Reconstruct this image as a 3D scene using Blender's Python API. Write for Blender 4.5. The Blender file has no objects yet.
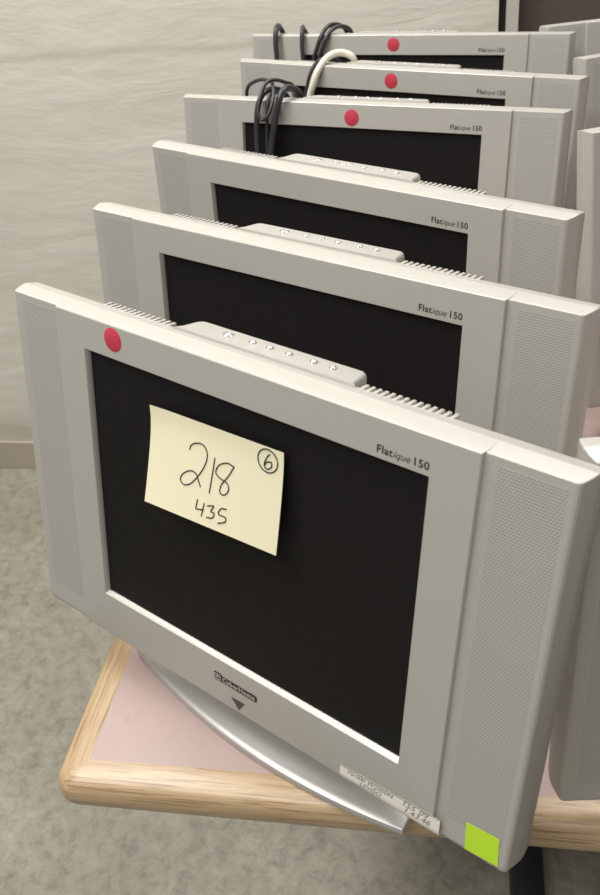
import bpy, bmesh, math, random
from mathutils import Vector, Matrix
random.seed(7)
C = bpy.context.scene.collection
MM = 0.001
TZ = 0.74                                   # table top height
def R(a): return math.radians(a)

# ------------------------------------------------------------------ materials
def new_mat(name):
    m = bpy.data.materials.new(name); m.use_nodes = True
    nt = m.node_tree
    return m, nt, nt.nodes['Principled BSDF']
def simple(name, col, rough=.5, metal=0., spec=.5):
    m, nt, b = new_mat(name)
    b.inputs['Base Color'].default_value = (*col, 1); b.inputs['Roughness'].default_value = rough
    b.inputs['Metallic'].default_value = metal; b.inputs['Specular IOR Level'].default_value = spec
    return m
def N(nt, t, **kw):
    n = nt.nodes.new(t)
    for k, v in kw.items():
        if k in n.inputs: n.inputs[k].default_value = v
        else: setattr(n, k, v)
    return n
def math_node(nt, op, a, b=None, c=None):
    n = nt.nodes.new('ShaderNodeMath'); n.operation = op
    for i, v in enumerate((a, b, c)):
        if v is None: continue
        if isinstance(v, (int, float)): n.inputs[i].default_value = v
        else: nt.links.new(v, n.inputs[i])
    return n.outputs[0]
def ramp(nt, fac, stops):
    n = nt.nodes.new('ShaderNodeValToRGB'); cr = n.color_ramp
    while len(cr.elements) < len(stops): cr.elements.new(.5)
    for e, (p, c) in zip(cr.elements, stops): e.position = p; e.color = (*c, 1)
    nt.links.new(fac, n.inputs[0]); return n.outputs[0]
def coords(nt, scale=(1, 1, 1), rot=(0, 0, 0)):
    t = nt.nodes.new('ShaderNodeTexCoord'); m = nt.nodes.new('ShaderNodeMapping')
    m.inputs['Scale'].default_value = scale; m.inputs['Rotation'].default_value = rot
    nt.links.new(t.outputs['Object'], m.inputs[0]); return m.outputs[0]
def noise(nt, vec, scale, detail=4, rough=.6, dist=0):
    n = nt.nodes.new('ShaderNodeTexNoise'); n.inputs['Scale'].default_value = scale
    n.inputs['Detail'].default_value = detail; n.inputs['Roughness'].default_value = rough
    n.inputs['Distortion'].default_value = dist
    nt.links.new(vec, n.inputs['Vector']); return n.outputs[0]
def bump(nt, b, h, strength, dist):
    n = nt.nodes.new('ShaderNodeBump'); n.inputs['Strength'].default_value = strength
    n.inputs['Distance'].default_value = dist
    nt.links.new(h, n.inputs['Height']); nt.links.new(n.outputs[0], b.inputs['Normal'])

SILVER = (.455, .44, .405)
def silver_mat():
    m, nt, b = new_mat('silver_plastic')
    b.inputs['Metallic'].default_value = .25; b.inputs['Roughness'].default_value = .42
    v = coords(nt)
    f = noise(nt, v, 900, 2)
    col = ramp(nt, f, [(.3, tuple(c*.95 for c in SILVER)), (.7, tuple(c*1.05 for c in SILVER))])
    nt.links.new(col, b.inputs['Base Color'])
    return m
def grille_mat():
    m, nt, b = new_mat('perforated_grille')
    b.inputs['Metallic'].default_value = .25; b.inputs['Roughness'].default_value = .45
    t = nt.nodes.new('ShaderNodeTexCoord'); s = nt.nodes.new('ShaderNodeSeparateXYZ')
    nt.links.new(t.outputs['Object'], s.inputs[0])
    P = 500.0                                            # 2 mm pitch
    zz = math_node(nt, 'MULTIPLY', s.outputs[2], P)
    row = math_node(nt, 'FLOOR', zz)
    off = math_node(nt, 'MULTIPLY', math_node(nt, 'FLOORED_MODULO', row, 2.0), .5)
    xx = math_node(nt, 'ADD', math_node(nt, 'MULTIPLY', s.outputs[0], P), off)
    fx = math_node(nt, 'SUBTRACT', math_node(nt, 'FRACT', xx), .5)
    fz = math_node(nt, 'SUBTRACT', math_node(nt, 'FRACT', zz), .5)
    fx = math_node(nt, 'MULTIPLY', fx, .85)
    d = math_node(nt, 'SQRT', math_node(nt, 'ADD', math_node(nt, 'MULTIPLY', fx, fx), math_node(nt, 'MULTIPLY', fz, fz)))
    mr = nt.nodes.new('ShaderNodeMapRange'); mr.inputs[1].default_value = .2; mr.inputs[2].default_value = .36
    nt.links.new(d, mr.inputs[0])
    col = ramp(nt, mr.outputs[0], [(0, (.25, .245, .23)), (1, (.485, .47, .44))])
    nt.links.new(col, b.inputs['Base Color'])
    bump(nt, b, mr.outputs[0], .2, .0003)
    return m
def screen_mat():
    m, nt, b = new_mat('lcd_screen')
    v = coords(nt); f = noise(nt, v, 700, 2)
    col = ramp(nt, f, [(.3, (.0075, .007, .0065)), (.75, (.014, .0125, .0115))])
    nt.links.new(col, b.inputs['Base Color'])
    b.inputs['Roughness'].default_value = .5; b.inputs['Specular IOR Level'].default_value = .12
    return m
def oak_mat(name, axis):
    m, nt, b = new_mat(name)
    sc = (1.2, 22, 22) if axis == 'x' else (22, 1.2, 22)
    v = coords(nt, sc)
    f = noise(nt, v, 9, 6, .65, .3)
    base = ramp(nt, f, [(.30, (.35, .235, .125)), (.48, (.44, .31, .175)), (.7, (.50, .37, .23))])
    sc2 = (4, 130, 130) if axis == 'x' else (130, 4, 130)
    f2 = noise(nt, coords(nt, sc2), 4, 3, .5, .2)
    pores = ramp(nt, f2, [(.53, (1, 1, 1)), (.66, (.50, .40, .31))])
    mx = nt.nodes.new('ShaderNodeMix'); mx.data_type = 'RGBA'; mx.blend_type = 'MULTIPLY'; mx.inputs[0].default_value = .8
    nt.links.new(base, mx.inputs[6]); nt.links.new(pores, mx.inputs[7])
    nt.links.new(mx.outputs[2], b.inputs['Base Color'])
    b.inputs['Roughness'].default_value = .42; b.inputs['Coat Weight'].default_value = .25
    b.inputs['Coat Roughness'].default_value = .2
    bump(nt, b, f2, .08, .0005)
    return m
def laminate_mat():
    m, nt, b = new_mat('pink_laminate')
    v = coords(nt); f = noise(nt, v, 6, 5, .6); g = noise(nt, coords(nt, (1, 1, 1), (0, 0, .5)), 45, 6, .7, 1.5)
    c1 = ramp(nt, f, [(.3, (.385, .285, .262)), (.7, (.435, .325, .298))])
    c2 = ramp(nt, g, [(.27, (.62, .6, .6)), (.36, (1, 1, 1))])
    mx = nt.nodes.new('ShaderNodeMix'); mx.data_type = 'RGBA'; mx.blend_type = 'MULTIPLY'; mx.inputs[0].default_value = .35
    nt.links.new(c1, mx.inputs[6]); nt.links.new(c2, mx.inputs[7]); nt.links.new(mx.outputs[2], b.inputs['Base Color'])
    b.inputs['Roughness'].default_value = .45
    return m
def floor_mat():
    m, nt, b = new_mat('concrete_floor')
    v = coords(nt)
    f = noise(nt, v, 5, 6, .65); g = noise(nt, v, 38, 7, .72, .4); s = noise(nt, v, 260, 3, .6)
    c1 = ramp(nt, f, [(.3, (.225, .21, .167)), (.7, (.31, .295, .243))])
    c2 = ramp(nt, g, [(.34, (.68, .68, .66)), (.5, (.96, .96, .95)), (.66, (1.16, 1.16, 1.13))])
    c3 = ramp(nt, s, [(.30, (.72, .72, .7)), (.5, (1, 1, 1))])
    a = nt.nodes.new('ShaderNodeMix'); a.data_type = 'RGBA'; a.blend_type = 'MULTIPLY'; a.inputs[0].default_value = 1
    nt.links.new(c1, a.inputs[6]); nt.links.new(c2, a.inputs[7])
    a2 = nt.nodes.new('ShaderNodeMix'); a2.data_type = 'RGBA'; a2.blend_type = 'MULTIPLY'; a2.inputs[0].default_value = .7
    nt.links.new(a.outputs[2], a2.inputs[6]); nt.links.new(c3, a2.inputs[7])
    nt.links.new(a2.outputs[2], b.inputs['Base Color'])
    b.inputs['Roughness'].default_value = .6
    bump(nt, b, g, .15, .002)
    return m
def wall_mat():
    m, nt, b = new_mat('painted_wall')
    f = noise(nt, coords(nt, (1.2, 1, 4.5), (0, R(14), 0)), 3.2, 6, .6, .6)
    g = noise(nt, coords(nt, (1, 1, 2.4), (0, R(35), 0)), 9, 5, .6, .4)
    c1 = ramp(nt, f, [(.3, (.625, .60, .53)), (.5, (.67, .645, .575)), (.72, (.70, .675, .61))])
    c2 = ramp(nt, g, [(.3, (.965, .96, .95)), (.6, (1, 1, 1))])
    a = nt.nodes.new('ShaderNodeMix'); a.data_type = 'RGBA'; a.blend_type = 'MULTIPLY'; a.inputs[0].default_value = 1
    nt.links.new(c1, a.inputs[6]); nt.links.new(c2, a.inputs[7])
    # faint stained joint line one metre up
    t = nt.nodes.new('ShaderNodeTexCoord'); s = nt.nodes.new('ShaderNodeSeparateXYZ'); nt.links.new(t.outputs['Object'], s.inputs[0])
    wob = math_node(nt, 'MULTIPLY', noise(nt, coords(nt, (1, 1, 1)), 5, 3), .03)
    dz = math_node(nt, 'ABSOLUTE', math_node(nt, 'SUBTRACT', math_node(nt, 'ADD', s.outputs[2], wob), 1.028))
    mr = nt.nodes.new('ShaderNodeMapRange'); mr.inputs[1].default_value = .002; mr.inputs[2].default_value = .012
    mr.inputs[3].default_value = .5; mr.inputs[4].default_value = 0
    nt.links.new(dz, mr.inputs[0])
    k = nt.nodes.new('ShaderNodeMix'); k.data_type = 'RGBA'
    nt.links.new(mr.outputs[0], k.inputs[0]); nt.links.new(a.outputs[2], k.inputs[6]); k.inputs[7].default_value = (.50, .43, .36, 1)
    # scuffed dirty band low on the wall
    ml = nt.nodes.new('ShaderNodeMapRange'); ml.inputs[1].default_value = .14; ml.inputs[2].default_value = .20
    ml.inputs[3].default_value = .75; ml.inputs[4].default_value = 0
    nt.links.new(math_node(nt, 'ADD', s.outputs[2], wob), ml.inputs[0])
    l = nt.nodes.new('ShaderNodeMix'); l.data_type = 'RGBA'
    nt.links.new(ml.outputs[0], l.inputs[0]); nt.links.new(k.outputs[2], l.inputs[6]); l.inputs[7].default_value = (.47, .42, .34, 1)
    nt.links.new(l.outputs[2], b.inputs['Base Color'])
    b.inputs['Roughness'].default_value = .55
    h = math_node(nt, 'ADD', f, math_node(nt, 'MULTIPLY', g, .4))
    bump(nt, b, h, .16, .02)
    return m
M = dict(silver=silver_mat(), grille=grille_mat(), screen=screen_mat(),
         oakx=oak_mat('oak_edge', 'x'), oaky=oak_mat('oak_edge_side', 'y'), lam=laminate_mat(), floor=floor_mat(), wall=wall_mat(),
         ink=simple('print_ink', (.02, .02, .02), .5), pen=simple('pen_ink', (.012, .011, .014), .6),
         badge=simple('badge_black', (.02, .018, .02), .35), lettering=simple('badge_lettering', (.5, .46, .42), .4, .3),
         mauve=simple('arrow_print', (.07, .05, .06), .5),
         base=simple('stand_silver', (.44, .43, .41), .36, .35), dark=simple('slot_black', (.03, .03, .03), .7),
         button=simple('button_chrome', (.62, .6, .6), .18, .8), recess=simple('button_recess', (.30, .29, .28), .4, .3),
         note=simple('note_paper', (.74, .69, .49), .8, 0, .2), red=simple('red_sticker', (.48, .04, .07), .6, 0, .3),
         lime=simple('lime_sticker', (.48, .74, .035), .6, 0, .3), label=simple('label_paper', (.72, .69, .62), .6, 0, .3),
         green=simple('green_line', (.05, .2, .06), .6), pencil=simple('faded_ink', (.30, .285, .24), .7),
         blackcable=simple('black_cable', (.028, .028, .03), .38), whitecable=simple('cream_cable', (.66, .62, .52), .4),
         legblack=simple('black_metal', (.012, .012, .016), .45), door=simple('dark_door', (.085, .072, .055), .6),
         frame=simple('door_frame_paint', (.50, .48, .43), .5), gap=simple('door_shadow_gap', (.02, .016, .012), .8),
         skirt=simple('baseboard_vinyl', (.42, .37, .29), .6))

# ------------------------------------------------------------------ mesh helpers (millimetres in, metres out)
def link(name, bm, mat, parent=None, smooth=True, angle=35):
    bmesh.ops.remove_doubles(bm, verts=bm.verts, dist=1e-4)
    bmesh.ops.recalc_face_normals(bm, faces=bm.faces)
    bmesh.ops.scale(bm, verts=bm.verts, vec=(MM, MM, MM))
    me = bpy.data.meshes.new(name); bm.to_mesh(me); bm.free()
    o = bpy.data.objects.new(name, me); C.objects.link(o)
    for m in (mat if isinstance(mat, (list, tuple)) else [mat]): me.materials.append(M[m])
    if smooth:
        for p in me.polygons: p.use_smooth = True
        me.set_sharp_from_angle(angle=R(angle))
    if parent: o.parent = parent
    return o
def box(bm, x0, x1, y0, y1, z0, z1, bev=0):
    r = bmesh.ops.create_cube(bm, size=1)
    bmesh.ops.transform(bm, verts=r['verts'], matrix=Matrix.Translation(((x0+x1)/2, (y0+y1)/2, (z0+z1)/2)) @ Matrix.Diagonal((x1-x0, y1-y0, z1-z0, 1)))
    if bev:
        es = {e for v in r['verts'] for e in v.link_edges}
        bmesh.ops.bevel(bm, geom=list(es), offset=bev, segments=2, profile=.5, affect='EDGES')
def outline(hw, z0, z1, rb, rt, n=5):
    """rounded outline in XZ, anticlockwise from bottom right"""
    pts = []
    for cx, cz, r, a0 in ((hw-rb, z0+rb, rb, -90), (hw-rt, z1-rt, rt, 0), (-hw+rt, z1-rt, rt, 90), (-hw+rb, z0+rb, rb, 180)):
        for i in range(n+1):
            a = R(a0+90*i/n); pts.append((cx+r*math.cos(a), cz+r*math.sin(a)))
    return pts
def loft(bm, loops, cap0=True, cap1=True):
    vs = [[bm.verts.new(p) for p in l] for l in loops]
    n = len(vs[0])
    for a, b in zip(vs, vs[1:]):
        for i in range(n): bm.faces.new((a[i], a[(i+1) % n], b[(i+1) % n], b[i]))
    if cap0: bm.faces.new(vs[0])
    if cap1: bm.faces.new(list(reversed(vs[-1])))
    return vs
def tube(bm, pts, r, seg=8, caps=True):
    pts = [Vector(p) for p in pts]; rings = []
    up = Vector((0, 0, 1)); prev = None
    for i, p in enumerate(pts):
        t = (pts[min(i+1, len(pts)-1)]-pts[max(i-1, 0)]).normalized()
        if prev is None:
            a = t.cross(up)
            if a.length < .1: a = t.cross(Vector((1, 0, 0)))
        else: a = prev - t*prev.dot(t)
        a.normalize(); prev = a; b = t.cross(a)
        rr = r[i] if isinstance(r, (list, tuple)) else r
        rings.append([bm.verts.new(p+(a*math.cos(2*math.pi*k/seg)+b*math.sin(2*math.pi*k/seg))*rr) for k in range(seg)])
    for q, s in zip(rings, rings[1:]):
        for k in range(seg): bm.faces.new((q[k], q[(k+1) % seg], s[(k+1) % seg], s[k]))
    if caps: bm.faces.new(rings[0]); bm.faces.new(list(reversed(rings[-1])))
def spline(pts, n=8):
    pts = [Vector(p) for p in pts]; out = []
    P = [pts[0]*2-pts[1]]+pts+[pts[-1]*2-pts[-2]]
    for i in range(1, len(P)-2):
        a, b, c, d = P[i-1:i+3]
        for k in range(n):
            t = k/n
            out.append(.5*((2*b)+(c-a)*t+(2*a-5*b+4*c-d)*t*t+(3*b-a-3*c+d)*t**3))
    out.append(pts[-1]); return out
def text_part(name, runs, mat, parent, x0, z0, width, y, shear_z=0):
    """runs: (string, bold, italic, size). Flat lettering standing in the XZ plane, fitted to width."""
    bm = bmesh.new(); x = 0
    for s, bold, ital, size in runs:
        cu = bpy.data.curves.new('t', 'FONT'); cu.body = s; cu.size = size; cu.shear = .35 if ital else 0
        cu.offset = .022*size if bold else 0; cu.space_character = 1.08 if bold else 1; cu.extrude = .02; cu.resolution_u = 3
        o = bpy.data.objects.new('t', cu); C.objects.link(o)
        bpy.context.view_layer.update()
        me = bpy.data.meshes.new_from_object(o.evaluated_get(bpy.context.evaluated_depsgraph_get()))
        xs = [v.co.x for v in me.vertices]
        t = bmesh.new(); t.from_mesh(me)
        bmesh.ops.translate(t, verts=t.verts, vec=(x-min(xs), 0, 0))
        tmp = bpy.data.meshes.new('t2'); t.to_mesh(tmp); t.free(); bm.from_mesh(tmp)
        x += max(xs)-min(xs) + size*(.06 if s == 'Flat' else .36)
        bpy.data.objects.remove(o); bpy.data.curves.remove(cu); bpy.data.meshes.remove(me); bpy.data.meshes.remove(tmp)
    xs = [v.co.x for v in bm.verts]; k = width/(max(xs)-min(xs))
    for v in bm.verts: v.co = Vector((x0+v.co.x*k, y-v.co.z, z0+v.co.y*k))
    return link(name, bm, mat, parent, smooth=False)
def empty(name, loc, rz=0, **props):
    o = bpy.data.objects.new(name, None); C.objects.link(o); o.location = loc; o.rotation_euler = (0, 0, rz)
    o.empty_display_size = .05
    tag(o, **props); return o
def tag(o, label=None, cat=None, group=None, kind=None):
    for k, v in (('label', label), ('category', cat), ('group', group), ('kind', kind)):
        if v: o[k] = v
    return o

# ------------------------------------------------------------------ monitor
Z0 = 45.0; TOP = 304.0; HX = 153.0
SZ0, SZ1 = 47.7, 277.7
def panel_matrix(tilt, drop=0): return Matrix.Translation((0, 0, (Z0-drop)*MM)) @ Matrix.Rotation(-tilt, 4, 'X')
panel_parts = {'cabinet', 'front_bezel', 'speaker_grille', 'lcd_screen', 'vent', 'button_housing', 'model_name', 'maker_badge', 'arrow_mark'}
def base_kind(o): return o.name.split('.')[0]

def build_monitor():
    root = empty('lcd_monitor', (0, 0, 0))
    # cabinet: thin flared shell with side wings plus a tapered rear housing
    bm = bmesh.new()
    secs = [(3, 237.6, 6, 303.4, 3, 1.6), (3.5, 239.2, 4, 303.7, 4, 1.3), (4.8, 240.4, 1.5, 304.1, 5, .8), (10.5, 242.6, .2, 305.0, 8, .9), (17, 244.2, 0, 305.9, 9, 1),
            (22, 244.3, 0, 305.2, 9, 1), (28.4, 243.6, .6, 304.0, 9, 1), (29.6, 242, 2, 302.6, 8, 1)]
    iv = loft(bm, [[(x, y, z) for x, z in outline(HX+4, SZ0-4, SZ1+4, .8, .8)] for y in (3, 9.5)], False, True)
    ov = loft(bm, [[(x, y, z) for x, z in outline(hw, a, b, rb, rt)] for y, hw, a, b, rb, rt in secs], False, True)
    for k in range(len(ov[0])): bm.faces.new((ov[0][k], ov[0][(k+1) % len(ov[0])], iv[0][(k+1) % len(ov[0])], iv[0][k]))
    loft(bm, [[(x, y, z) for x, z in outline(hw, a, b, 12, 6)] for y, hw, a, b in
              ((27, 166, 22, 299), (34, 164, 26, 296), (50, 140, 44, 268), (66, 118, 62, 244), (70, 112, 68, 238))], True, True)
    link('cabinet', bm, 'silver', root, angle=12)
    # front bezel: proud plate with bevelled opening
    bm = bmesh.new()
    n = 5
    outer = [(15, 185.8, -.2, 305.9, 3, .5), (5, 185.6, -.2, 304.7, 3, .5), (3.8, 185.2, .2, 304.5, 3, .5), (.5, 184.2, 4, 303.9, 4, .5), (0, 183.6, 6.5, 303.3, 4, .5)]
    inner = [(0, HX, SZ0, SZ1), (.35, HX-.3, SZ0+.3, SZ1-.3), (4.0, HX-1.7, SZ0+2.3, SZ1-1.2), (5.2, HX-1.7, SZ0+2.3, SZ1-1.2)]
    vs = loft(bm, [[(x, y, z) for x, z in outline(hw, a, b, rb, rt)] for y, hw, a, b, rb, rt in outer], False, False)
    iv = loft(bm, [[(x, y, z) for x, z in outline(hw, a, b, .8, .8)] for y, hw, a, b in inner], False, False)
    o_, i_ = vs[-1], iv[0]
    for k in range(len(o_)): bm.faces.new((o_[k], o_[(k+1) % len(o_)], i_[(k+1) % len(i_)], i_[k]))
    link('front_bezel', bm, 'silver', root, angle=22)
    # screen
    bm = bmesh.new(); box(bm, -HX-1, HX+1, 4.8, 9, SZ0, SZ1+1)
    link('lcd_screen', bm, 'screen', root, smooth=False)
    # speaker grilles, one on each wing
    for s in (-1, 1):
        bm = bmesh.new(); a, b = (193, 234) if s > 0 else (-229.5, -189)
        loft(bm, [[(x+(a+b)/2, y, z) for x, z in outline((b-a)/2-d, 24+d, 298-d, 1.5, 1.5, 3)] for y, d in ((3.2, 0), (2.9, .02))], False, True)
        link('speaker_grille', bm, 'grille', root)
    # ribbed vents on the back of the top edge
    for s in (-1, 1):
        bm = bmesh.new(); a = 84 if s > 0 else -158
        for k in range(14):
            x = a+k*(69 if s < 0 else 65)/13
            box(bm, x-1.35, x+1.35, 24, 35.2, 290, 304.6, .4)
        box(bm, a-2, a+(73 if s < 0 else 69), 24, 29.4, 285, 300)
        link('vent', bm, 'silver', root)
    # raised housing for the buttons
    bm = bmesh.new()
    def plan(d, z, dz=0):
        w = 76-d
        pts = [(-w-6+d*.4, 25), (w+6-d*.4, 25), (w+2, 30), (w, 44-d*.6), (w-1.6, 47.6-d), (w-4, 49.2-d), (-w+4, 49.2-d), (-w+1.6, 47.6-d), (-w, 44-d*.6), (-w-2, 30)]
        return [(x, y, z) for x, y in pts]
    loft(bm, [plan(0, 262), plan(0, 302.6), plan(.4, 304.6), plan(1.2, 306), plan(2.4, 306.6)], True, True)
    hs = link('button_housing', bm, 'silver', root)
    for i, x in enumerate((-38.4, -15.6, 0, 17, 38, 54)):
        r = 4.3 if i == 0 else 3.1
        bm = bmesh.new()
        rings = [(r*a, 305.9+h) for a, h in ((1, 0), (1, 1.2), (.86, 1.6), (.74, .9), (.7, .8), (.62, 1.7), (.35, 2.3), (.02, 2.5))]
        loft(bm, [[(x+q*math.cos(2*math.pi*k/18), 37.8+q*math.sin(2*math.pi*k/18)*.95, z) for k in range(18)] for q, z in rings], True, True)
        link('button', bm, 'button', hs)
    # printing
    text_part('model_name', [('Flat', True, False, 10), ('ique', False, True, 9.6), ('150', True, False, 10)], 'ink', root, 116, 281.6, 36.5, -.1)
    bm = bmesh.new()
    loft(bm, [[(x+2.5, y, z) for x, z in outline(20.5, 26.2, 32.2, 2, 2, 4)] for y in (.2, -.5)], False, True)
    loft(bm, [[(x-18.6, y, z) for x, z in outline(4.2, 26, 33.8, 1.6, 1.6, 4)] for y in (.2, -.5)], False, True)
    bd = link('maker_badge', bm, 'badge', root)
    text_part('lettering', [('CyberHome', True, False, 8)], 'lettering', bd, -13.4, 27.4, 34.5, -.6)
    bm = bmesh.new()
    for hw, q in ((3.5, 0),):
        lo = outline(3.5, 26.8, 33.0, 1.2, 1.2, 4); li = outline(2.6, 27.7, 32.1, .8, .8, 4)
        a = [bm.verts.new((x-18.6, -.7, z)) for x, z in lo]; b = [bm.verts.new((x-18.6, -.7, z)) for x, z in li]
        for k in range(len(a)): bm.faces.new((a[k], a[(k+1) % len(a)], b[(k+1) % len(b)], b[k]))
    box(bm, -20.4, -16.8, -.72, -.6, 29.0, 29.7); box(bm, -20.4, -16.8, -.72, -.6, 30.4, 31.0)
    link('emblem', bm, 'lettering', bd, smooth=False)
    bm = bmesh.new()
    for y in (-.15,):
        f = [bm.verts.new(p) for p in ((-4.5, y, 16.6), (10.6, y, 17.2), (4.2, y, 7.0), )]
        bm.faces.new(f)
    ar = link('arrow_mark', bm, 'mauve', root, smooth=False)
    for v in ar.data.vertices: v.co.y = -.0002 if v.co.z > .010 else -.0001
    # stand: swept foot and neck (not tilted)
    bm = bmesh.new()
    def foot(grow, z):
        pts = []
        for k in range(25):                                  # front arc
            x = -153+306*k/24; pts.append((x*(1+grow/153), -4+20*(x/153)**2+(-grow), z))
        for k in range(25):                                  # rear arc
            x = 146-292*k/24; pts.append((x*(1+grow/153), 132-74*(x/146)**2+grow, z))
        c, s = math.cos(R(-2.4)), math.sin(R(-2.4))
        return [(x*c-(y)*s, x*s+y*c, q) for x, y, q in pts]
    loft(bm, [foot(-3, 0), foot(-.6, .8), foot(0, 5), foot(-1.0, 7.4), foot(-2.6, 8.4), foot(-6, 8.6), foot(-12, 9.6), foot(-26, 12)], True, True)
    link('stand_base', bm, 'base', root)
    bm = bmesh.new()
    loft(bm, [[(x, y0+(0 if k < 1 else 0)+yy, z) for x, yy in outline(w, 0, t, 6, 6, 4)] for k, (z, y0, w, t) in
              enumerate(((8, 82, 58, 42), (22, 86, 50, 38), (60, 92, 42, 30), (110, 96, 40, 26), (150, 92, 42, 30)))], True, True)
    # hinge barrel
    tube(bm, [(-48, 103, 148), (48, 103, 148)], 13, 16)
    # bracket reaching forward into the rear housing
    box(bm, -36, 36, 66, 106, 138, 158, 2)
    link('stand_neck', bm, 'silver', root)
    return root

def children(o): return [c for c in C.objects if c.parent == o]
def dup(src):
    r = src.copy(); C.objects.link(r)
    for ch in children(src):
        c = ch.copy(); C.objects.link(c); c.parent = r
        for g in children(ch):
            d = g.copy(); C.objects.link(d); d.parent = c
    return r
def place(root, x, y, yaw, tilt, drop=0):
    root.location = (x*MM, y*MM, TZ); root.rotation_euler = (0, 0, yaw)
    for ch in children(root):
        if base_kind(ch) in panel_parts: ch.matrix_local = panel_matrix(tilt, drop)
spots = [
 (-77.173, 472.665, -.731461, .194817, 'front silver monitor carrying the handwritten cream note, red dot and lime square'),
 (-14.364, 646.198, -.697519, .140657, 'plain silver monitor directly behind the one with the cream note, no red dot'),
 (39.268, 820.788, -.731854, .0694, 'plain silver monitor just in front of the one with black cables and red dot'),
 (84.215, 1035.5, -.522658, .166602, 'silver monitor with three tangled black cables over its top left and a red dot'),
 (151.42, 1176.262, -.614238, .117622, 'silver monitor with a thick cream cable hung over its top edge'),
 (191.527, 1356.441, -.466448, .152566, 'rearmost silver monitor of the left row, three thin black cables over its top'),
]
right = [
 (397, 347, -.08, .04, 'silver monitor at right edge whose lower corner stands over the oak table edge'),
 (570, 871, .1513, .1745, 'silver monitor of the right row beside the dotless monitors, second from the front'),
 (652, 1147.1, .16, .1745, 'silver monitor of the right row third from front, corner next to cream cable monitor'),
 (654, 1300.0, .02, .1745, 'rearmost monitor of the right row, white top edge against the dark door'),
]
proto = build_monitor()
mons = []
for i, (x, y, yaw, tilt, lab) in enumerate(spots+right):
    o = proto if i == 0 else dup(proto)
    tag(o, lab, 'monitor', 'silver flat monitors standing in two rows on the table')
    mons.append((o, x, y, yaw, tilt))
for k, (o, x, y, yaw, tilt) in enumerate(mons): place(o, x, y, yaw, tilt, 12 if k == len(spots) else 0)
def pmat(k):
    o, x, y, yaw, tilt = mons[k]
    return Matrix.Translation((x*MM, y*MM, TZ)) @ Matrix.Rotation(yaw, 4, 'Z') @ panel_matrix(tilt)

# ------------------------------------------------------------------ stickers and notes on the monitors
dots = [(0, -119, 292.8, 'round red sticker on the front monitor above its screen corner', 9.4),
        (3, -4.5, 288.8, 'round red sticker on the monitor with tangled black cables', 9.0),
        (4, -1.6, 290.3, 'round red sticker on the monitor with the cream cable', 9.0),
        (5, -10, 291.2, 'round red sticker on the rearmost monitor of the left row', 9.0)]
src = None
for k, x, z, lab, r in dots:
    if src is None:
        bm = bmesh.new()
        loft(bm, [[(q*math.cos(2*math.pi*j/40), y, q*math.sin(2*math.pi*j/40)) for j in range(40)] for q, y in ((9.3, .02), (9.3, -.15), (9.1, -.25))], False, True)
        o = src = link('round_sticker', bm, 'red')
    else: o = src.copy(); C.objects.link(o)
    o.matrix_world = pmat(k) @ Matrix.Translation((x*MM, 0, z*MM))
    tag(o, lab, 'sticker', 'round red stickers on the monitors')

NT = pmat(0) @ Matrix.Translation((-81*MM, 0, 252.5*MM)) @ Matrix.Rotation(-R(1.6), 4, 'Y')
def note_y(u, v):                 # u right, v down in mm; how far the paper bows off the glass
    s = max(0, (v-8)/69); amp = 13.5-(u/126)*4.5
    curl = 1.0*max(0, 1-u/16)*max(0, 1-v/22)
    return -.6 - amp*s**1.25 - curl
bm = bmesh.new()
nu, nv = 21, 15; g = []
for j in range(nv+1):
    g.append([])
    for i in range(nu+1):
        u, v = 126*i/nu, 75.5*j/nv
        g[-1].append(bm.verts.new((u, note_y(u, v), -v)))
for j in range(nv):
    for i in range(nu): bm.faces.new((g[j][i], g[j][i+1], g[j+1][i+1], g[j+1][i]))
ex = bmesh.ops.extrude_face_region(bm, geom=list(bm.faces))
bmesh.ops.translate(bm, verts=[e for e in ex['geom'] if isinstance(e, bmesh.types.BMVert)], vec=(0, .18, 0))
note = link('paper_note', bm, 'note')
note.matrix_world = NT
tag(note, 'cream paper note handwritten 218, 43S and a circled 6, stuck on front screen', 'note')
strokes = [
 [(41.6,-23.4),(43.2,-19.5),(48.6,-16.6),(54.9,-16.5),(58.7,-21.3),(58.0,-28.8),(53.3,-38.1),(45.7,-47.7),(38.9,-51.0),(35.0,-48.4),(36.8,-43.3),(43.5,-39.0),(49.2,-39.4),(52.4,-44.0),(54.7,-48.1)],
 [(66.2,-22.5),(63.4,-50.0)],
 [(83.7,-23.7),(77.8,-22.9),(70.6,-26.5),(67.9,-32.4),(71.4,-35.6),(79.1,-37.6),(80.9,-42.4),(77.3,-46.9),(73.2,-46.1),(74.0,-40.3),(79.9,-31.8),(84.5,-23.4)],
 [(53.1,-57.8),(52.1,-65.4),(59.7,-63.9)], [(59.8,-58.7),(58.0,-69.2)],
 [(62.7,-59.8),(68.8,-58.1),(66.5,-62.7),(69.8,-63.3),(68.3,-67.2),(62.9,-68.4)],
 [(80.8,-56.7),(75.6,-57.8),(73.8,-62.4),(80.1,-62.9),(80.4,-66.3),(73.9,-69.4)],
 [(115.5,-4.6),(112.4,-8.7),(110.8,-13.9),(113.5,-16.2),(117.1,-13.6),(116.8,-10.5),(113.1,-11.1),(111.3,-13.7)],
 [(113.7+8.6*math.cos(R(a)), -10+8.4*math.sin(R(a))) for a in range(70, 440, 15)]]
bm = bmesh.new()
for k, s in enumerate(strokes):
    sharp = k in (3, )
    pts = [(x, 0, y) for x, y in s]
    pts = pts if len(pts) == 2 or sharp else [tuple(v) for v in spline(pts, 5)]
    if len(pts) <= 3:
        q = []
        for a, b in zip(pts, pts[1:]): q += [tuple(Vector(a).lerp(Vector(b), t/6)) for t in range(6)]
        pts = q+[pts[-1]]
    tube(bm, [(x, note_y(x, -z)-.12, z) for x, _, z in [(a-1.3, b, c) for a, b, c in pts]], .52, 6)
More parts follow.
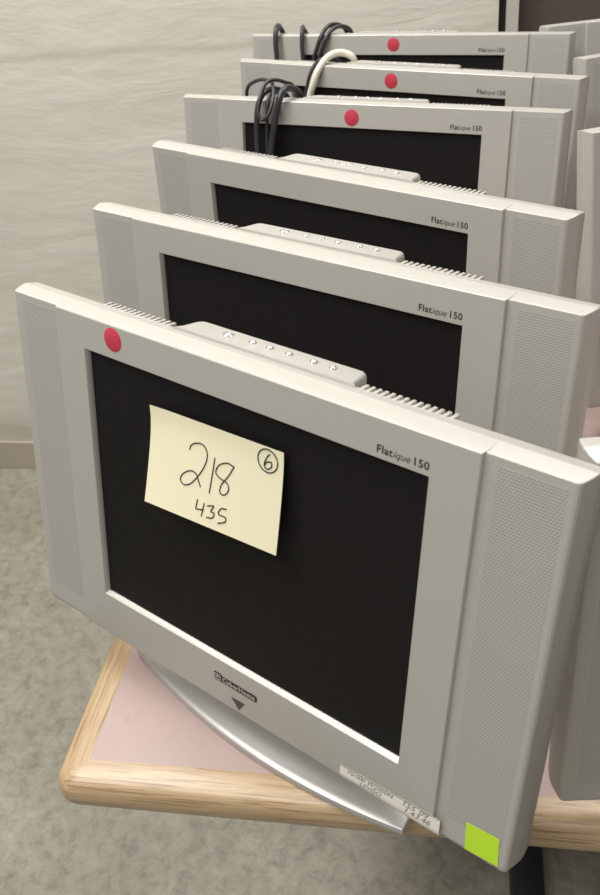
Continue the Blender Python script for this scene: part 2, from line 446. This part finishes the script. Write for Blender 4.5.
link('handwriting', bm, 'pen', note)

# lime square on the right wing
bm = bmesh.new(); q = [(207.5, 29.0), (232, 31.0), (234.2, 6.4), (209.0, 3.8)]
a = [bm.verts.new((x, 2.75 if z > 6 else 3.2, z)) for x, z in q]; bm.faces.new(a)
ex = bmesh.ops.extrude_face_region(bm, geom=list(bm.faces)); bmesh.ops.translate(bm, verts=[e for e in ex['geom'] if isinstance(e, bmesh.types.BMVert)], vec=(0, -.2, 0))
st = link('square_sticker', bm, 'lime', smooth=False); st.matrix_world = pmat(0)
tag(st, 'bright lime green square sticker on the lower right corner of the front monitor', 'sticker')
# white label strip wrapped over the lower edge
bm = bmesh.new(); cols = []
def lab_y(x, z):
    y = -.25 if z > 6 else -.25+(6-z)*.6
    return y
for i in range(13):
    x = 105+85*i/12; cols.append([bm.verts.new((x, lab_y(min(x, 183), z+(x-105)*.045), z+(x-105)*.045)) for z in (16.4, 12, 9, 6, 3, .6)])
for a, b in zip(cols, cols[1:]):
    for k in range(5): bm.faces.new((a[k], b[k], b[k+1], a[k+1]))
ex = bmesh.ops.extrude_face_region(bm, geom=list(bm.faces)); bmesh.ops.translate(bm, verts=[e for e in ex['geom'] if isinstance(e, bmesh.types.BMVert)], vec=(0, -.15, 0))
lb = link('paper_label', bm, 'label'); lb.matrix_world = pmat(0)
tag(lb, 'narrow white paper label with faded handwriting along bottom edge of the front monitor', 'label')
bm = bmesh.new(); 
for i in range(12):
    x0, x1 = 105+85*i/12, 105+85*(i+1)/12
    f = [bm.verts.new((x, -.5, z+(x-105)*.045)) for x, z in ((x0, 16.2), (x1, 16.2), (x1, 15.5), (x0, 15.5))]; bm.faces.new(f)
link('green_border', bm, 'green', lb, smooth=False)
def label_text(name, runs, x, z, w):
    o = text_part(name, runs, 'pencil', lb, x, z, w, 0)
    for v in o.data.vertices:
        X = v.co.x*1000; v.co.z += (X-105)*.045*MM
        v.co.y = (lab_y(X, v.co.z*1000)-.3)*MM
label_text('handwriting', [('Y0:000', False, True, 5), ('W2000N', False, True, 5)], 112, 11.2, 40)
label_text('handwriting', [('LEVISO', False, True, 5)], 123, 6.2, 19)
label_text('handwriting', [('155', False, True, 5), ('09', False, True, 5)], 160, 10.8, 21)
label_text('handwriting', [('1.43.46', False, True, 5)], 162, 5.4, 21)

# ------------------------------------------------------------------ cables hung over the monitors
def cable(k, pts, r, mat, label, group=None, name='cable'):
    bm = bmesh.new(); sp = spline(pts, 9)
    tube(bm, sp, r, 10)
    o = link(name, bm, mat, angle=60); o.matrix_world = pmat(k)
    return tag(o, label, 'cable', group)
G = 'black cables hung over monitor tops'
B, F = 76, -6
def drape(front, xb, lo=30):
    """back drop, then the measured run over the top, then down the front"""
    x0 = front[0][0]
    x1, y1, z1 = front[-1]
    return [(xb, 82, lo+10), (xb, 82, 200), (x0+(xb-x0)*.5, 62, 280), (x0+(xb-x0)*.15, max(44, front[0][1]+6), 300)]+front+[(x1+(x1-front[-2][0])*.55, y1-.6, z1-24), (x1+(x1-front[-2][0])*.7, y1-1, (z1+lo)/2), (x1+(x1-front[-2][0])*.7, y1-2, lo)]
cable(3, drape([(-112, 30, 312), (-117, 12, 315.5), (-120.5, -3, 311), (-124.2, -9, 298), (-126.7, -9.6, 276.5), (-126.6, -9.6, 247)], -100), 3.5,
      'blackcable', 'left strand of the tangled black cables, straight in front of the screen corner', G)
cable(3, drape([(-108, 30, 310), (-110, 12, 312), (-112, -2, 309), (-112.5, -7.6, 294), (-113.5, -8, 271.3), (-114.1, -8, 244.1)], -106), 2.2,
      'blackcable', 'thinnest black cable hanging in the middle of the tangled bunch', G)
cable(3, drape([(-90, 30, 312), (-90.4, 15, 317), (-91.6, 2, 318), (-94.2, -9, 308.6), (-100.1, -11, 283.4), (-105.1, -11, 260), (-107.5, -11, 242.1)], -92), 4.2,
      'blackcable', 'thickest black cable at the right of the tangled bunch', G)
cable(3, [(-178, 82, 60), (-178, 80, 200), (-176, 62, 280), (-173, 50, 302), (-166, 42, 314), (-156, 38, 320), (-141.2, 34, 324), (-124.5, 24, 323), (-112, 8, 319.5), (-104, -8, 306), (-107, -16, 290), (-114.5, -18, 284), (-119.5, -18, 292), (-119, -12, 310), (-117, 4, 325), (-107, 26, 323), (-101, 50, 305), (-106, 84, 210), (-106, 84, 100)], 2.3,
      'blackcable', 'black cable looping out left and curling round the top of the tangled bunch', G)
cable(4, drape([(-77.8, 35, 312), (-87.8, 29, 317), (-95.9, 18, 317), (-102.4, 6, 311), (-107.8, -6, 297), (-112.2, -10.5, 281), (-116.5, -11, 268)], -72), 4.7,
      'whitecable', 'thick cream cable bent over the monitor top with red dot', None)
cable(4, drape([(-100, 28, 309.5), (-109, 12, 311), (-114.5, 0, 306), (-117.5, -6, 297), (-122.5, -8, 281)], -100), 2.3,
      'blackcable', 'thin black cable behind the thick cream cable', G)
cable(5, drape([(-203, 28, 313), (-199.4, 12, 317.2), (-195.8, -4, 311), (-195.3, -8, 291.6), (-194.3, -8, 276.2)], -205), 4.0,
      'blackcable', 'leftmost black cable over the rearmost monitor', G)
cable(5, drape([(-163, 28, 311), (-158.4, 12, 315), (-152.7, -4, 309.2), (-152.1, -7.6, 291.6), (-151, -7.6, 274.9)], -168), 3.2,
      'blackcable', 'single middle black cable over the rearmost monitor', G)
cable(5, drape([(-99, 36, 311), (-107, 24, 317.5), (-115.4, 8, 316), (-120.6, -5, 304.6), (-126, -8, 290.1), (-131.9, -8, 274.9)], -90), 3.2,
      'blackcable', 'black cable at right of the rearmost monitor, left one of the slanting pair', G)
cable(5, drape([(-91, 34, 310), (-98.5, 22, 315), (-106.4, 8, 313), (-112.1, -5, 303), (-117.3, -8, 290.1), (-123.5, -8, 274.9)], -80), 3.2,
      'blackcable', 'black cable at right of the rearmost monitor, right one of the slanting pair', G)

# ------------------------------------------------------------------ table
TA = R(-12.69); TC = Vector((-207.49*MM, 479.35*MM, 0))
table = empty('conference_table', (TC.x, TC.y, 0), TA, label='low conference table with pink laminate top and rounded pale oak edge', cat='table')
TW, TD, TR_ = 1900, 1180, 30                # laminate size, trim width
bm = bmesh.new(); box(bm, 0, TW, 0, TD, 712, 740)
link('laminate_top', bm, 'lam', table, smooth=False)
# bullnose oak edge: mitred profile swept round the laminate
prof = [(0, 740), (0, 740.15), (13, 740.1), (19, 739), (23.5, 736), (26.5, 731), (27.8, 724), (27.5, 717), (25, 711), (20, 707.5), (14, 706), (0, 706)]
def corner_path(d, z):
    """rounded rectangle offset by d from the laminate"""
    rr = max(.01, d*.72); pts = []
    for cx, cy, a0 in ((TW+d-rr, TD+d-rr, 0), (-d+rr, TD+d-rr, 90), (-d+rr, -d+rr, 180), (TW+d-rr, -d+rr, 270)):
        for i in range(9):
            a = R(a0+90*i/8); pts.append((cx+rr*math.cos(a), cy+rr*math.sin(a), z))
    return pts
def trim_piece(name, keep, mat):
    bm = bmesh.new()
    vs = loft(bm, [corner_path(d, z) for d, z in prof], False, False)
    dead = [f for f in bm.faces if not keep(f.calc_center_median())]
    bmesh.ops.delete(bm, geom=dead, context='FACES')
    return link(name, bm, mat, table, angle=50)
def side(c):
    dx0, dx1, dy0, dy1 = c.x, TW-c.x, c.y, TD-c.y
    m = min(dx0, dx1, dy0, dy1)
    return 'y' if m in (dx0, dx1) else 'x'
trim_piece('oak_edge', lambda c: side(c) == 'x' and c.y < TD/2, 'oakx')
trim_piece('oak_edge', lambda c: side(c) == 'x' and c.y > TD/2, 'oakx')
trim_piece('oak_edge', lambda c: side(c) == 'y' and c.x < TW/2, 'oaky')
trim_piece('oak_edge', lambda c: side(c) == 'y' and c.x > TW/2, 'oaky')
for cx in (412, TW-412):
    bm = bmesh.new()
    box(bm, cx-24.5, cx+24.5, 120, TD-120, 8, 50, 4)
    for yy in (140, TD-140): tube(bm, [(cx, yy, 0), (cx, yy, 9)], 16, 14)
    ft = link('foot', bm, 'legblack', table)
    bm = bmesh.new(); box(bm, cx-20, cx+20, TD/2-60, TD/2+60, 48, 700, 4); box(bm, cx-24, cx+24, 250, TD-250, 690, 712, 2)
    link('leg', bm, 'legblack', table)

# ------------------------------------------------------------------ room
bm = bmesh.new(); box(bm, -4000, 4000, -3000, 1339+900, -60, 0)
fl = link('floor', bm, 'floor', smooth=False); fl.rotation_euler = (0, 0, TA); fl.location = (TC.x, TC.y, 0); fl['kind'] = 'structure'
def room(name, bm, mat):
    o = link(name, bm, mat, smooth=False); o.location = (TC.x, TC.y, 0); o.rotation_euler = (0, 0, TA); o['kind'] = 'structure'; return o
WV = 1339
bm = bmesh.new()
box(bm, -4000, 356, WV, WV+120, 0, 3000); box(bm, 1290, 4000, WV, WV+120, 0, 3000); box(bm, 356, 1290, WV, WV+120, 2110, 3000)
room('wall_back', bm, 'wall')
bm = bmesh.new(); box(bm, -4000, 356, WV-8, WV, 0, 86, 2); box(bm, 1290, 4000, WV-8, WV, 0, 86, 2)
room('baseboard_back', bm, 'skirt')
bm = bmesh.new(); box(bm, 369, 390, WV-6, WV+90, 0, 2090); box(bm, 1256, 1277, WV-6, WV+90, 0, 2090); box(bm, 369, 1277, WV-6, WV+90, 2069, 2090)
room('trim_1', bm, 'frame')
bm = bmesh.new(); box(bm, 356, 369, WV+14, WV+100, 0, 2110); box(bm, 1277, 1290, WV+14, WV+100, 0, 2110); box(bm, 369, 1277, WV+14, WV+100, 2090, 2110)
room('gap_shadow', bm, 'gap')  # near-black strips: shadow of the gap round the frame, put in as colour
bm = bmesh.new(); box(bm, 390, 1256, WV+30, WV+75, 6, 2069)
dr = room('door_1', bm, 'door')
bm = bmesh.new()
tube(bm, [(1200, WV+30, 960), (1200, WV-20, 960)], 11, 14); tube(bm, [(1200, WV-20, 960), (1090, WV-20, 960)], 9, 14)
h = link('door_handle', bm, 'button', dr)

# ------------------------------------------------------------------ light
def area(name, loc, target, sx, sy, power, col):
    l = bpy.data.lights.new(name, 'AREA'); l.shape = 'RECTANGLE'; l.size = sx; l.size_y = sy; l.energy = power; l.color = col
    o = bpy.data.objects.new(name, l); C.objects.link(o); o.location = loc
    o.rotation_euler = (Vector(target)-Vector(loc)).to_track_quat('-Z', 'Y').to_euler(); return o
WARM = (1, .975, .935)
area('ceiling_lamp', (-.9, 1.1, 3.1), (-.3, .9, .7), 1.8, .5, 68, WARM)
area('ceiling_lamp', (.9, 1.6, 3.1), (.5, 1.1, .7), 1.8, .5, 58, WARM)
area('ceiling_lamp', (-.9, -.7, 3.1), (-.1, .7, .9), 1.8, .5, 42, WARM)
w = bpy.data.worlds.new('world'); bpy.context.scene.world = w; w.use_nodes = True
bg = w.node_tree.nodes['Background']; bg.inputs[0].default_value = (1, .975, .94, 1); bg.inputs[1].default_value = .26

# ------------------------------------------------------------------ camera
f, pit, roll, h = 904.352594, .626864184, -.1147664, 646.22
fw = Vector((0, math.cos(pit), -math.sin(pit))); up = Vector((0, math.sin(pit), math.cos(pit))); rt = Vector((1, 0, 0))
r2 = rt*math.cos(roll)+up*math.sin(roll); u2 = -rt*math.sin(roll)+up*math.cos(roll)
cd = bpy.data.cameras.new('camera'); cam = bpy.data.objects.new('camera', cd); C.objects.link(cam)
m = Matrix((r2, u2, -fw)).transposed().to_4x4(); m.translation = Vector((0, 0, h*MM+TZ)); cam.matrix_world = m
cd.sensor_fit = 'HORIZONTAL'; cd.sensor_width = 24; cd.lens = f*24/600; cd.clip_start = .02
cd.dof.use_dof = True; cd.dof.focus_distance = .80; cd.dof.aperture_fstop = 14
S = bpy.context.scene; S.camera = cam
S.view_settings.view_transform = 'Standard'; S.view_settings.look = 'None'; S.view_settings.exposure = 0.0; S.view_settings.gamma = 1
S.view_settings.use_curve_mapping = False
